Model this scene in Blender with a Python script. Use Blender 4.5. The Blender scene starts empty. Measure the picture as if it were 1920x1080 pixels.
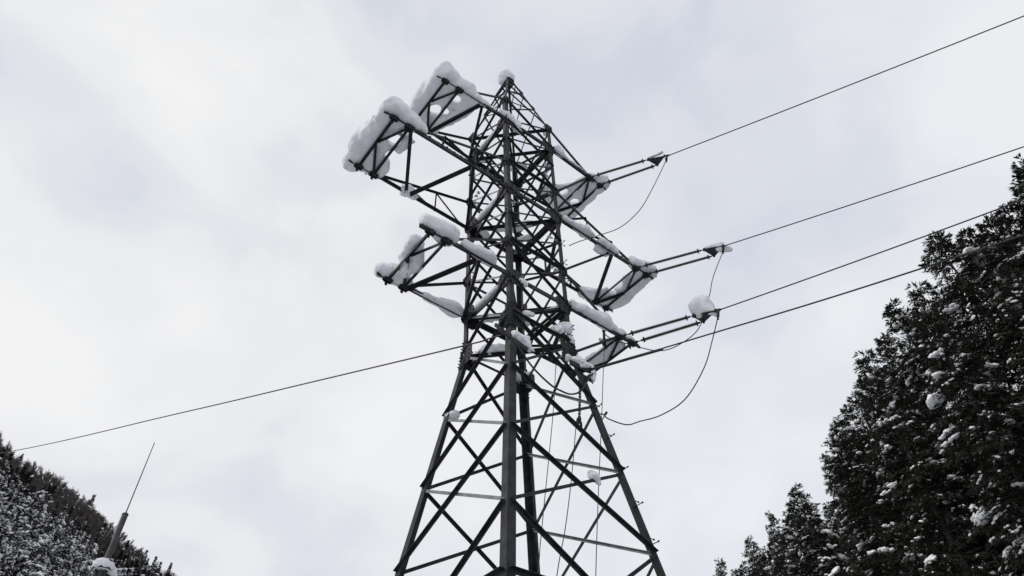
import bpy, math, random
import numpy as np
from mathutils import Vector, Matrix

# ------------------------------------------------------------------ camera, sky, sun
SC = bpy.context.scene
COL = SC.collection
R = math.radians
CAM = Vector((-8.6613, -10.5422, -11.8116)); YAW, PITCH, ROLL, FPX = 0.68109, 0.80416, -0.02867, 1310.07
cd = bpy.data.cameras.new('camera'); cam = bpy.data.objects.new('camera', cd); COL.objects.link(cam)
fw = Vector((math.sin(YAW)*math.cos(PITCH), math.cos(YAW)*math.cos(PITCH), math.sin(PITCH)))
rt = Vector((math.cos(YAW), -math.sin(YAW), 0)); up = rt.cross(fw)
r2 = rt*math.cos(ROLL)+up*math.sin(ROLL); u2 = -rt*math.sin(ROLL)+up*math.cos(ROLL)
cam.matrix_world = Matrix(((r2.x, u2.x, -fw.x, CAM.x), (r2.y, u2.y, -fw.y, CAM.y), (r2.z, u2.z, -fw.z, CAM.z), (0, 0, 0, 1)))
cd.sensor_width = 36; cd.lens = FPX/1920*36; cd.clip_start = 0.1; cd.clip_end = 6000
SC.camera = cam
SC.view_settings.view_transform = 'Standard'; SC.view_settings.look = 'None'
SC.view_settings.exposure = 0.0; SC.view_settings.gamma = 1.0; SC.view_settings.use_curve_mapping = False

SUN_EL, SUN_AZ = R(38), R(-68)          # azimuth measured from +y towards +x
W = bpy.data.worlds.new('World'); SC.world = W; W.use_nodes = True
nt = W.node_tree; nt.nodes.clear()
def N(t, **k):
    n = nt.nodes.new(t)
    for a, b in k.items(): setattr(n, a, b)
    return n
def LK(a, b): nt.links.new(a, b)
wo = N('ShaderNodeOutputWorld'); bg = N('ShaderNodeBackground'); bg.inputs['Strength'].default_value = 0.1
sky = N('ShaderNodeTexSky', sky_type='NISHITA'); sky.sun_disc = False
sky.sun_elevation = SUN_EL; sky.sun_rotation = SUN_AZ
tc = N('ShaderNodeTexCoord')
def noise(scale, detail, rough, loc):
    m = N('ShaderNodeMapping'); m.inputs['Location'].default_value = loc; m.inputs['Scale'].default_value = (1, 1, 1.5)
    LK(tc.outputs['Generated'], m.inputs['Vector'])
    n = N('ShaderNodeTexNoise'); n.inputs['Scale'].default_value = scale; n.inputs['Detail'].default_value = detail
    n.inputs['Roughness'].default_value = rough; n.inputs['Distortion'].default_value = 0.35
    LK(m.outputs['Vector'], n.inputs['Vector']); return n.outputs['Fac']
def ramp(src, stops):
    r = N('ShaderNodeValToRGB'); r.color_ramp.interpolation = 'EASE'
    els = r.color_ramp.elements
    while len(els) < len(stops): els.new(0.5)
    for e, (p, c) in zip(els, stops): e.position = p; e.color = (*c, 1)
    LK(src, r.inputs['Fac']); return r.outputs['Color']
def mixc(f, a, b):
    m = N('ShaderNodeMix', data_type='RGBA')
    if isinstance(f, float): m.inputs[0].default_value = f
    else: LK(f, m.inputs[0])
    LK(a, m.inputs[6]); LK(b, m.inputs[7]); return m.outputs[2]
n1 = noise(2.2, 4, 0.45, (6.3, 2.7, 2.4)); n2 = noise(4.2, 5, 0.48, (12.1, 2.2, 6.6))
av = N('ShaderNodeMath', operation='MULTIPLY_ADD'); LK(n2, av.inputs[0]); av.inputs[1].default_value = 0.45
mm = N('ShaderNodeMath', operation='MULTIPLY'); LK(n1, mm.inputs[0]); mm.inputs[1].default_value = 0.55; LK(mm.outputs[0], av.inputs[2])
cloud = ramp(av.outputs[0], [(0.36, (6.7, 6.98, 7.85)), (0.45, (7.65, 7.8, 8.3)), (0.53, (8.5, 8.55, 8.72)), (0.62, (9.1, 9.1, 9.15))])
# a brighter, thinner part of the cloud cover on the sun's side, a bluer heavier part opposite
sd = Vector((math.sin(SUN_AZ+0.9)*0.62, math.cos(SUN_AZ+0.9)*0.62, 0.78)).normalized()
dv = N('ShaderNodeVectorMath', operation='DOT_PRODUCT'); LK(tc.outputs['Generated'], dv.inputs[0]); dv.inputs[1].default_value = sd
gl = ramp(dv.outputs['Value'], [(0.55, (0.965, 0.978, 1.01)), (0.98, (1.035, 1.034, 1.025))])
mu = N('ShaderNodeMix', data_type='RGBA', blend_type='MULTIPLY'); mu.inputs[0].default_value = 1.0
LK(cloud, mu.inputs[6]); LK(gl, mu.inputs[7])
fin = mixc(0.94, sky.outputs['Color'], mu.outputs[2])
LK(fin, bg.inputs['Color']); LK(bg.outputs[0], wo.inputs['Surface'])
sl = bpy.data.lights.new('sun', 'SUN'); sl.energy = 1.4; sl.angle = R(14); sl.color = (1, 0.97, 0.93)
so = bpy.data.objects.new('sun', sl); COL.objects.link(so)
sv = Vector((math.sin(SUN_AZ)*math.cos(SUN_EL), math.cos(SUN_AZ)*math.cos(SUN_EL), math.sin(SUN_EL)))
so.rotation_euler = sv.to_track_quat('Z', 'Y').to_euler()

# ------------------------------------------------------------------ helpers
rng = random.Random(7); nr = np.random.default_rng(11)
def V(*a): return Vector(a[0] if len(a) == 1 else a)
class MB:
    def __init__(s): s.v = []; s.f = []
    def add(s, vs, fs):
        o = len(s.v); s.v += [tuple(p) for p in vs]; s.f += [tuple(o+i for i in q) for q in fs]
    def prism(s, p, q, sec, a, b):
        n = len(sec); vs = [p+a*x+b*y for x, y in sec]+[q+a*x+b*y for x, y in sec]
        fs = [(i, (i+1) % n, n+(i+1) % n, n+i) for i in range(n)]+[tuple(range(n-1, -1, -1)), tuple(range(n, 2*n))]
        s.add(vs, fs)
    def frame(s, p, q, a):
        d = (q-p).normalized(); a = V(a); a = (a-d*a.dot(d)).normalized(); return d, a
    def angle(s, p, q, size, t, a, b):
        """steel angle: corner on p-q, flanges along a and b"""
        p, q = V(p), V(q); d, a = s.frame(p, q, a); b2 = d.cross(a)
        if b2.dot(V(b)) < 0: b2 = -b2
        sec = [(0, 0), (size, 0), (size, t), (t, t), (t, size), (0, size)]
        s.prism(p, q, sec, a, b2)
    def bar(s, p, q, w, h, a):
        p, q = V(p), V(q); d, a = s.frame(p, q, a); b = d.cross(a)
        s.prism(p, q, [(-w/2, -h/2), (w/2, -h/2), (w/2, h/2), (-w/2, h/2)], a, b)
    def rod(s, p, q, r, n=8, r1=None):
        p, q = V(p), V(q); r1 = r if r1 is None else r1
        d = (q-p).normalized(); a = d.orthogonal().normalized(); b = d.cross(a)
        c = [(math.cos(2*math.pi*i/n), math.sin(2*math.pi*i/n)) for i in range(n)]
        s.add([p+(a*x+b*y)*r for x, y in c]+[q+(a*x+b*y)*r1 for x, y in c],
              [(i, (i+1) % n, n+(i+1) % n, n+i) for i in range(n)]+[tuple(range(n-1, -1, -1)), tuple(range(n, 2*n))])
    def lathe(s, p, q, prof, n=12):
        p, q = V(p), V(q); d = (q-p).normalized(); a = d.orthogonal().normalized(); b = d.cross(a); o = len(s.v); L = (q-p).length
        for t, r in prof:
            for i in range(n):
                an = 2*math.pi*i/n; s.v.append(tuple(p+d*(t*L)+(a*math.cos(an)+b*math.sin(an))*r))
        for k in range(len(prof)-1):
            for i in range(n):
                j = (i+1) % n; s.f.append((o+k*n+i, o+k*n+j, o+(k+1)*n+j, o+(k+1)*n+i))
        s.f.append(tuple(o+i for i in range(n-1, -1, -1))); s.f.append(tuple(o+(len(prof)-1)*n+i for i in range(n)))
    def tube(s, pts, r, n=6):
        pts = [V(p) for p in pts]; o = len(s.v); a = None
        for i, p in enumerate(pts):
            d = (pts[min(i+1, len(pts)-1)]-pts[max(i-1, 0)]).normalized()
            a = d.orthogonal().normalized() if a is None else (a-d*a.dot(d)).normalized(); b = d.cross(a)
            rr = r[i] if isinstance(r, list) else r
            for k in range(n): an = 2*math.pi*k/n; s.v.append(tuple(p+(a*math.cos(an)+b*math.sin(an))*rr))
        for i in range(len(pts)-1):
            for k in range(n): j = (k+1) % n; s.f.append((o+i*n+k, o+i*n+j, o+(i+1)*n+j, o+(i+1)*n+k))
        s.f.append(tuple(o+k for k in range(n-1, -1, -1))); s.f.append(tuple(o+(len(pts)-1)*n+k for k in range(n)))
    def plate(s, c, nrm, upv, poly, t):
        """flat plate, outline poly in (side, up) about c, thickness t along nrm"""
        c = V(c); n = V(nrm).normalized(); u = V(upv); u = (u-n*u.dot(n)).normalized(); e = u.cross(n)
        s.prism(c-n*t/2, c+n*t/2, poly, e, u)
    def bolt(s, c, nrm, r=0.02, h=0.025):
        c = V(c); n = V(nrm).normalized(); s.rod(c, c+n*h, r, 6)
    def obj(s, name, mat, parent=None, smooth=False):
        me = bpy.data.meshes.new(name); me.from_pydata(s.v, [], s.f); me.update()
        if smooth: me.polygons.foreach_set('use_smooth', [True]*len(me.polygons))
        return link(name, me, mat, parent)
def link(name, me, mat, parent=None):
    me.materials.append(mat) if len(me.materials) == 0 else None
    o = bpy.data.objects.new(name, me); COL.objects.link(o)
    if parent is not None:
        o.parent = parent; o.matrix_parent_inverse = wm(parent).inverted()
    return o
def wm(o):
    m = Matrix.LocRotScale(o.location, o.rotation_euler, o.scale)
    return wm(o.parent) @ o.matrix_parent_inverse @ m if o.parent else m
def np_mesh(name, verts, faces, smooth=False):
    me = bpy.data.meshes.new(name); verts = np.asarray(verts, np.float32); faces = np.asarray(faces, np.int32)
    k = faces.shape[1]
    me.vertices.add(len(verts)); me.vertices.foreach_set('co', verts.ravel())
    me.loops.add(faces.size); me.loops.foreach_set('vertex_index', faces.ravel())
    me.polygons.add(len(faces)); me.polygons.foreach_set('loop_start', np.arange(0, faces.size, k, dtype=np.int32))
    me.polygons.foreach_set('loop_total', np.full(len(faces), k, np.int32))
    if smooth: me.polygons.foreach_set('use_smooth', np.ones(len(faces), bool))
    me.update(calc_edges=True); me.validate(); return me
def tag(o, label=None, cat=None, group=None, kind=None):
    if label: o['label'] = label
    if cat: o['category'] = cat
    if group: o['group'] = group
    if kind: o['kind'] = kind
    return o
def empty(name, loc, label, cat, group=None):
    o = bpy.data.objects.new(name, None); COL.objects.link(o); o.location = loc; o.empty_display_size = 0.3
    return tag(o, label, cat, group)

# ------------------------------------------------------------------ materials
def material(name, c1, c2, scale=6, rough=0.6, metal=0.0, bump=0.0, bscale=40, spec=0.5, detail=5, c3=None, lo=0.35, hi=0.65):
    m = bpy.data.materials.new(name); m.use_nodes = True; t = m.node_tree; b = t.nodes['Principled BSDF']
    tcn = t.nodes.new('ShaderNodeTexCoord'); n = t.nodes.new('ShaderNodeTexNoise')
    n.inputs['Scale'].default_value = scale; n.inputs['Detail'].default_value = detail; t.links.new(tcn.outputs['Object'], n.inputs['Vector'])
    r = t.nodes.new('ShaderNodeValToRGB'); e = r.color_ramp.elements
    e[0].position = lo; e[0].color = (*c1, 1); e[1].position = hi; e[1].color = (*c2, 1)
    if c3: x = e.new((lo+hi)/2); x.color = (*c3, 1)
    t.links.new(n.outputs['Fac'], r.inputs['Fac']); t.links.new(r.outputs['Color'], b.inputs['Base Color'])
    b.inputs['Roughness'].default_value = rough; b.inputs['Metallic'].default_value = metal; b.inputs['Specular IOR Level'].default_value = spec
    if bump:
        n2 = t.nodes.new('ShaderNodeTexNoise'); n2.inputs['Scale'].default_value = bscale; n2.inputs['Detail'].default_value = 3.5
        t.links.new(tcn.outputs['Object'], n2.inputs['Vector'])
        bp = t.nodes.new('ShaderNodeBump'); bp.inputs['Strength'].default_value = bump; bp.inputs['Distance'].default_value = 0.05
        t.links.new(n2.outputs['Fac'], bp.inputs['Height']); t.links.new(bp.outputs['Normal'], b.inputs['Normal'])
    return m
STEEL = material('weathered_galvanised_steel', (0.012, 0.013, 0.0145), (0.034, 0.036, 0.039), 5, 0.62, 0.1, 0.15, 60, spec=0.3)
STEEL2 = material('dull_steel_plate', (0.020, 0.021, 0.023), (0.036, 0.038, 0.040), 8, 0.65, 0.1, 0.2, 80, spec=0.3)
SHEEN_STEEL = material('painted_sheen_steel', (0.13, 0.14, 0.145), (0.24, 0.25, 0.255), 4, 0.5, 0.3, 0.1, 60)  # same steel, lighter base colour stands in for light glancing off some braces
WIRE = material('stranded_aluminium_wire', (0.035, 0.036, 0.04), (0.07, 0.072, 0.08), 20, 0.5, 0.5)
BLACKW = material('black_cable_sheath', (0.012, 0.012, 0.013), (0.022, 0.022, 0.024), 10, 0.5)
RUBBER = material('brown_grey_silicone', (0.040, 0.036, 0.032), (0.075, 0.068, 0.058), 8, 0.55)
SNOW = material('packed_snow', (0.76, 0.77, 0.81), (0.87, 0.875, 0.89), 3.5, 0.8, 0, 0.22, 8, spec=0.15)
TSNOW = material('tree_snow', (0.90, 0.905, 0.92), (0.94, 0.94, 0.945), 3, 0.8, 0, 0.4, 8, spec=0.2)
NEEDLE = material('spruce_needles', (0.016, 0.020, 0.013), (0.040, 0.046, 0.030), 1.2, 0.6, spec=0.25)
NEEDLE2 = material('far_spruce_needles', (0.014, 0.016, 0.014), (0.034, 0.036, 0.032), 0.6, 0.7, spec=0.2)
BARK = material('conifer_bark', (0.030, 0.024, 0.020), (0.07, 0.058, 0.05), 9, 0.9, bump=0.6, bscale=20)
TWIG = material('bare_twigs', (0.06, 0.050, 0.049), (0.115, 0.098, 0.096), 2, 0.9)
MASTM = material('mast_tube', (0.035, 0.034, 0.035), (0.07, 0.067, 0.067), 3, 0.5, 0.4)
GROUND = material('snow_field', (0.05, 0.05, 0.045), (0.74, 0.76, 0.80), 0.18, 0.85, bump=0.5, bscale=1.5, detail=8, lo=0.42, hi=0.54)  # dark scrub patches added out of view to weaken light bounced from below
SLOPE = material('forest_floor_snow', (0.025, 0.022, 0.022), (0.40, 0.41, 0.44), 0.35, 0.9, detail=9, lo=0.48, hi=0.72, c3=(0.045, 0.042, 0.042))

# ------------------------------------------------------------------ terrain
GZ = -13.5
def hill(x, y):
    """mountain side behind the valley: the ridge runs along y = 400 and falls towards +x"""
    ridge = 198-0.335*(x+28)-0.0005*np.maximum(x+28, 0)**2 + 1.2*np.sin(x*0.09)+.8*np.sin(x*0.23+1)
    ridge = np.where(x < -60, 208+0.1*(-60-x), ridge)
    d = 400+0.12*x-y
    face = ridge-0.93*np.maximum(d, 0)-0.55*np.maximum(-d, 0) + 2.5*np.sin(x*0.11+y*0.07)*np.cos(y*0.09)
    return np.maximum(face, GZ-3)
def base(x, y):
    return GZ+0.02*np.maximum(y, 0)+0.10*np.sin(x*0.21)*np.cos(y*0.17)+0.06*np.maximum(x-14, 0)+0.05*np.sin(x*0.8+y*0.5)
def grid(x0, x1, y0, y1, nx, ny, fn):
    X, Y = np.meshgrid(np.linspace(x0, x1, nx), np.linspace(y0, y1, ny), indexing='ij')
    v = np.stack([X, Y, fn(X, Y)], -1).reshape(-1, 3)
    i = np.arange(nx*ny).reshape(nx, ny)
    f = np.stack([i[:-1, :-1], i[1:, :-1], i[1:, 1:], i[:-1, 1:]], -1).reshape(-1, 4); return v, f
def warp(n, ext):      # finer in the middle
    t = np.linspace(-1, 1, n); return np.sign(t)*np.abs(t)**2.6*ext
gx = warp(161, 2500)
X, Y = np.meshgrid(gx, gx, indexing='ij'); v = np.stack([X, Y, np.where(np.hypot(X, Y) < 300, base(X, Y), base(X*0, Y*0)+6)], -1).reshape(-1, 3)
i = np.arange(161*161).reshape(161, 161); f = np.stack([i[:-1, :-1], i[1:, :-1], i[1:, 1:], i[:-1, 1:]], -1).reshape(-1, 4)
tag(link('ground', np_mesh('ground', v, f, True), GROUND), kind='structure')
v, f = grid(-420, 330, 120, 640, 151, 131, hill)
tag(link('hillside', np_mesh('hillside', v, f, True), SLOPE), kind='structure')

# ------------------------------------------------------------------ tower
ZC, ZCU, ZD, ZB, ZBU, ZE, ZA, ZAU, ZT = 1.386, 2.805, 4.06, 5.217, 6.623, 7.974, 9.103, 10.425, 14.367
H1, H2, H3, H4, H5, H6 = -1.916, -3.761, -5.62, -6.996, -8.6, -11.2
FL = 0.1538; WA = 1.03; WT = 0.143
def hw(z):
    if z <= 0: return 1-FL*z
    if z <= ZAU: return 1+(WA-1)*z/ZAU
    return WA+(WT-WA)*(z-ZAU)/(ZT-ZAU)
LEGS = {'N': (-1, -1), 'R': (1, -1), 'F': (1, 1), 'L': (-1, 1)}
def leg_pt(k, z): w = hw(z); return V(LEGS[k][0]*w, LEGS[k][1]*w, z)
FACES = [('N', 'L', V(-1, 0, 0)), ('N', 'R', V(0, -1, 0)), ('R', 'F', V(1, 0, 0)), ('F', 'L', V(0, 1, 0))]
tower = empty('transmission_tower', (0, 0, GZ), 'dark lattice steel pylon loaded with snow, with six crossarms and a pointed peak', 'pylon')
def octa(w, h, c=0.3): a, b = w/2, h/2; k = min(w, h)*c; return [(-a+k, -b), (a-k, -b), (a, -b+k), (a, b-k), (a-k, b), (-a+k, b), (-a, b-k), (-a, -b+k)]
def gusset(parent, k, z, w=0.5, h=0.5, shift=0.12, faces=None, dz=0):
    """bolted plates on the outside of both leg flanges"""
    p = leg_pt(k, z+dz); sx, sy = LEGS[k]
    m = MB()
    for nrm, side in ((V(sx, 0, 0), V(0, -sy, 0)), (V(0, sy, 0), V(-sx, 0, 0))):
        c = p+side*(w/2-shift)+nrm*0.021
        m.plate(c, nrm, V(0, 0, 1), octa(w, h), 0.014)
        for i in range(4):
            for j in range(3):
                q = c+side*((j-1)*w*0.26)+V(0, 0, (i-1.5)*h*0.24)
                m.bolt(q+nrm*0.007, nrm, 0.019, 0.03)
    return m.obj('gusset_plate', STEEL2, parent)
leg_o = {}
for k, (sx, sy) in LEGS.items():
    m = MB()
    for z0, z1, s, t in ((GZ-0.5, -0.02, 0.19, 0.018), (-0.02, ZAU, 0.145, 0.016), (ZAU, ZT-0.05, 0.065, 0.010)):
        m.angle(leg_pt(k, z0), leg_pt(k, z1), s, t, V(-sx, 0, 0), V(0, -sy, 0))
    # splice cover with a row of bolts at the waist, another one on the lower leg
    for zc, hh, s in ((0.0, 0.9, 0.16),):
        for nrm, side in ((V(sx, 0, 0), V(0, -sy, 0)), (V(0, sy, 0), V(-sx, 0, 0))):
            a = leg_pt(k, zc-hh/2)+nrm*0.012+side*s/2; b = leg_pt(k, zc)+nrm*0.012+side*s/2; c = leg_pt(k, zc+hh/2)+nrm*0.012+side*s/2
            m.bar(a, b, 0.024, s, nrm); m.bar(b, c, 0.024, s, nrm)
            for i in range(9):
                q = a.lerp(c, (i+0.5)/9)+nrm*0.012 if i != 4 else b+nrm*0.012
                for o in (-0.04, 0.04): m.bolt(q+side*o, nrm, 0.02, 0.045)
    leg_o[k] = m.obj('leg', STEEL, tower)
    for z in (ZA, ZB, ZC): gusset(leg_o[k], k, z, 0.56, 0.56, 0.10)
    for z in (ZAU, ZBU, ZCU): gusset(leg_o[k], k, z, 0.36, 0.40, 0.08)
    gusset(leg_o[k], k, 0, 0.5, 0.6, 0.06, dz=-0.05)
    # concrete footing out of the picture
    fm = MB(); b = leg_pt(k, GZ); fm.prism(b+V(0, 0, -0.6), b+V(0, 0, 0.35), [(-.45, -.45), (.45, -.45), (.45, .45), (-.45, .45)], V(1, 0, 0), V(0, 1, 0))
    fm.obj('footing', GROUND, tower)
# climbing bolts on the right leg: alternating flanges
z = -12.0; n = 0
while z < 4.2:
    p = leg_pt('R', z); m = MB()
    if n % 2: a = p+V(-0.08, 0, 0); d = V(0, -1, 0)
    else: a = p+V(0, 0.08, 0); d = V(1, 0, 0)
    m.rod(a, a+d*0.20, 0.010, 6); m.rod(a+d*0.19, a+d*0.215, 0.021, 6); m.rod(a, a+d*0.025, 0.022, 6)
    m.obj('step_bolt', STEEL2, leg_o['R'])
    z += 0.23 if n % 2 else 0.62
    n += 1

def face_brace(face, za, zb, size, name='diagonal_brace', mat=STEEL, outer=True, t=0.009, frm=None, to=None):
    """angle from leg face[0] at za to leg face[1] at zb, lying on the outside or inside of the leg flange"""
    a, b, n = face
    p, q = leg_pt(a, za), leg_pt(b, zb); d = (q-p).normalized()
    off = n*0.0015 if outer else -n*0.022
    p = p+d*0.05+off; q = q-d*0.05+off
    m = MB(); inpl = d.cross(n)
    if inpl.z > 0: inpl = -inpl
    m.angle(p-inpl*size/2, q-inpl*size/2, size, t, inpl, n if outer else -n)
    for e, dd in ((p, d), (q, -d)):
        for s in (0.04, 0.11): m.bolt(e+dd*s+n*(t if outer else 0.024), n, 0.016, 0.022)
    return m.obj(name, mat, tower)
PAN = [(0, ZC), (ZC, ZCU), (ZCU, ZD), (ZD, ZB), (ZB, ZBU), (ZBU, ZE), (ZE, ZA), (ZA, ZAU)]
for lo, hi in PAN:
    for fi, fc in enumerate(FACES):
        s = 0.066 if fi < 2 else 0.070
        face_brace(fc, hi, lo, s, outer=True)
        face_brace(fc, lo, hi, 0.058, outer=False, mat=SHEEN_STEEL if (fi == 0 and lo in (0, ZC, ZD, ZB, ZBU)) else STEEL)
for lo, hi in ((H1, 0), (H2, H1), (H3, H2)):
    for fi, fc in enumerate(FACES):
        face_brace(fc, hi, lo, 0.078, outer=True)
        face_brace(fc, lo, hi, 0.068, outer=False, mat=SHEEN_STEEL if fi in (0, 2) else STEEL)
for lo, hi in ((H5, H3), (GZ+0.4, H5)):
    for fc in FACES:
        face_brace(fc, hi, lo, 0.078, outer=True); face_brace(fc, lo, hi, 0.068, outer=False)
for fc in FACES: face_brace(fc, H4, H4, 0.09, 'horizontal_brace', outer=True, t=0.010)
# peak lattice
P1, P2 = 11.9, 13.2
for lo, hi in ((ZAU, P1), (P1, P2), (P2, ZT-0.25)):
    for fc in FACES:
        face_brace(fc, hi, lo, 0.042, 'peak_brace', t=0.006); face_brace(fc, lo, hi, 0.042, 'peak_brace', outer=False, t=0.006)
m = MB(); m.prism(V(0, 0, ZT-0.24), V(0, 0, ZT-0.02), [(-.17, -.17), (.17, -.17), (.17, .17), (-.17, .17)], V(1, 0, 0), V(0, 1, 0))
m.plate(V(0, 0, ZT), V(0, 0, 1), V(0, 1, 0), octa(0.42, 0.42, 0.2), 0.03); m.obj('peak_cap', STEEL2, tower)
# horizontals on the end faces and diagonal diaphragms
for z in (ZA, ZB, ZC):
    for fc in (FACES[0], FACES[2]):
        a, b, n = fc
        for dz in (0.075, -0.075):
            p, q = leg_pt(a, z)+V(0, 0, dz)-n*0.05, leg_pt(b, z)+V(0, 0, dz)-n*0.05
            m = MB(); m.angle(p, q, 0.10, 0.010, V(0, 0, math.copysign(1, dz)), -n); m.obj('horizontal_brace', STEEL, tower)
def diaphragm(k0, k1, z, s=0.09):
    p, q = leg_pt(k0, z), leg_pt(k1, z); d = (q-p).normalized(); m = MB()
    m.angle(p+d*0.12, q-d*0.12, s, 0.01, V(0, 0, -1), d.cross(V(0, 0, 1))); m.obj('diaphragm_brace', STEEL, tower)
for z in (ZAU-0.03, ZA-0.06, ZB-0.06, ZC-0.06, -0.03): diaphragm('L', 'R', z)
for z in (ZA-0.17, ZB-0.17, ZC-0.17, -0.15): diaphragm('N', 'F', z, 0.075)
for z in (ZCU, ZBU, 0.06):
    for fc in (FACES[1], FACES[3]): face_brace(fc, z, z, 0.085, 'horizontal_brace')

# crossarms
ARMS = {'A': dict(z=ZA, zu=ZAU, xi=2.855, xo=3.392, ye=0.934, zig=[(1, 'i'), (-1, 2.0), (1, 'leg')], post=None),
        'B': dict(z=ZB, zu=ZBU, xi=4.383, xo=4.871, ye=0.979, zig=[(-1, 'i'), (1, 3.27), (-1, 2.28), (1, 'leg')], post=[3.3, 2.2]),
        'C': dict(z=ZC, zu=ZCU, xi=2.942, xo=3.415, ye=0.992, zig=[(1, 'i'), (-1, 2.0), (1, 'leg')], post=None)}
def crossarm(key, sx):
    A = ARMS[key]; z, zu, xi, xo = A['z'], A['zu'], A['xi'], A['xo']; w = hw(z)
    yy = lambda x: w+(A['ye']-w)*(x-w)/(xo-w)
    P = lambda s, x, dz=0: V(sx*x, s*yy(x), z+dz)
    root = bpy.data.objects.new('crossarm', None); COL.objects.link(root); root.location = (sx*w, 0, z); root.parent = tower
    root.matrix_parent_inverse = wm(tower).inverted()
    for s in (-1, 1):
        m = MB(); n = V(0, s, 0)
        # the chord: an angle from the leg to just past the outer edge
        m.angle(P(s, w-0.02, 0.07)+n*0.03, P(s, xo+0.27, 0.07)+n*0.03, 0.135 if s < 0 else 0.085, 0.014, V(0, 0, -1), V(0, -s, 0))
        m.plate(P(s, xo+0.27)+n*0.0, V(0, s, 0), V(0, 0, 1), [(-.05, -.07), (.07, -.03), (.07, .06), (-.05, .08)], 0.02)
        m.obj('chord', STEEL, root)
        # upper chord
        zt = zu
        q = P(s, xi-0.05, 0.10); p = V(sx*hw(zt), s*hw(zt), zt)+n*0.028
        m = MB(); m.angle(p, q+n*0.028, 0.085 if s < 0 else 0.065, 0.010, V(0, 0, -1), V(0, -s, 0)); m.obj('upper_chord', STEEL, root)
        if A['post']:
            for i, x in enumerate(A['post']):
                t = (x-w)/(xi-0.05-w); top = p.lerp(q+n*0.028, t); m = MB()
                m.angle(P(s, x, 0.05)+n*0.032, top, 0.05, 0.007, V(sx, 0, 0), V(0, s, 0)); m.obj('post', STEEL, root)
                x2 = A['post'][1] if i == 0 else w+0.15
                m = MB(); m.angle(top, P(s, x2, 0.05)+n*0.032, 0.055, 0.007, V(sx, 0, 0), V(0, s, 0)); m.obj('arm_brace', STEEL, root)
        # node plates
        for x, sz in ((xi, 0.25), (xo, 0.23)):
            m = MB(); c = P(s, x, -0.035); m.plate(c, V(0, 0, 1), V(0, 1, 0), octa(sz*1.15, sz*.75, .18), 0.016)
            m.plate(c+V(0, s*0.045, 0.03), V(0, 1, 0), V(0, 0, 1), octa(sz*1.05, 0.20, .15), 0.016)
            for i in range(4):
                for j in range(2): m.bolt(c+V((i-1.5)*0.06, (j-0.5)*0.1, -0.008), V(0, 0, -1), 0.018, 0.035)
            m.bar(c+V(0, -s*0.09, 0), c+V(0, -s*0.09, -0.11), 0.07, 0.02, V(1, 0, 0)); m.bar(c+V(0, s*0.09, 0.02), c+V(0, s*0.09, -0.11), 0.07, 0.02, V(1, 0, 0))
            m.obj('gusset_plate', STEEL2, root)
    # edges, K bracing of the end bay, zigzag of the bottom plane
    def pl(p, q, sz, name='arm_brace', dz=-0.02):
        d = (q-p).normalized(); p = p+d*0.06+V(0, 0, dz); q = q-d*0.06+V(0, 0, dz)
        m = MB(); e = d.cross(V(0, 0, 1)).normalized(); m.angle(p-e*sz/2, q-e*sz/2, sz, 0.010, e, V(0, 0, -1)); m.obj(name, STEEL, root)
    mid = P(1, xo); mid = V(mid.x, 0, mid.z)
    pl(P(-1, xo), P(1, xo), 0.095, 'end_beam', -0.005); pl(P(-1, xi), P(1, xi), 0.085, 'end_beam', -0.005)
    pl(P(-1, xi), mid, 0.08, dz=-0.03); pl(P(1, xi), mid, 0.08, dz=-0.03)
    zz = A['zig']
    for (s0, x0), (s1, x1) in zip(zz[:-1], zz[1:]):
        f = lambda x: xi if x == 'i' else (w+0.03 if x == 'leg' else x)
        pl(P(s0 if sx < 0 else -s0, f(x0)-0.05), P(s1 if sx < 0 else -s1, f(x1)), 0.10, dz=-0.022)
    return root
for key in 'ABC':
    for sx in (-1, 1): crossarm(key, sx)
# chord running through the body between the two arms of a level
for z in (ZA, ZB, ZC):
    for s in (-1, 1):
        w = hw(z); m = MB(); m.angle(V(-w+0.02, s*(w+0.03), z+0.07), V(w-0.02, s*(w+0.03), z+0.07), 0.13, 0.014, V(0, 0, -1), V(0, -s, 0)); m.obj('through_chord', STEEL, tower)
# brackets for the cable clamps
m = MB(); m.bar(V(-1.1, -1.13, -0.93), V(-1.62, -1.20, -0.86), 0.09, 0.05, V(0, 0, 1)); m.bar(V(-1.15, -1.10, -0.92), V(-0.72, -1.25, -1.20), 0.10, 0.06, V(0, 0, 1)); m.obj('cable_bracket', STEEL2, tower)
m = MB(); m.bar(V(1.02, -1.17, -0.80), V(1.32, -1.28, -0.86), 0.16, 0.05, V(0, 0, 1)); m.bar(V(0.70, -1.16, -0.80), V(1.0, -1.17, -0.80), 0.14, 0.05, V(0, 0, 1)); m.obj('cable_bracket', STEEL2, tower)

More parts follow.
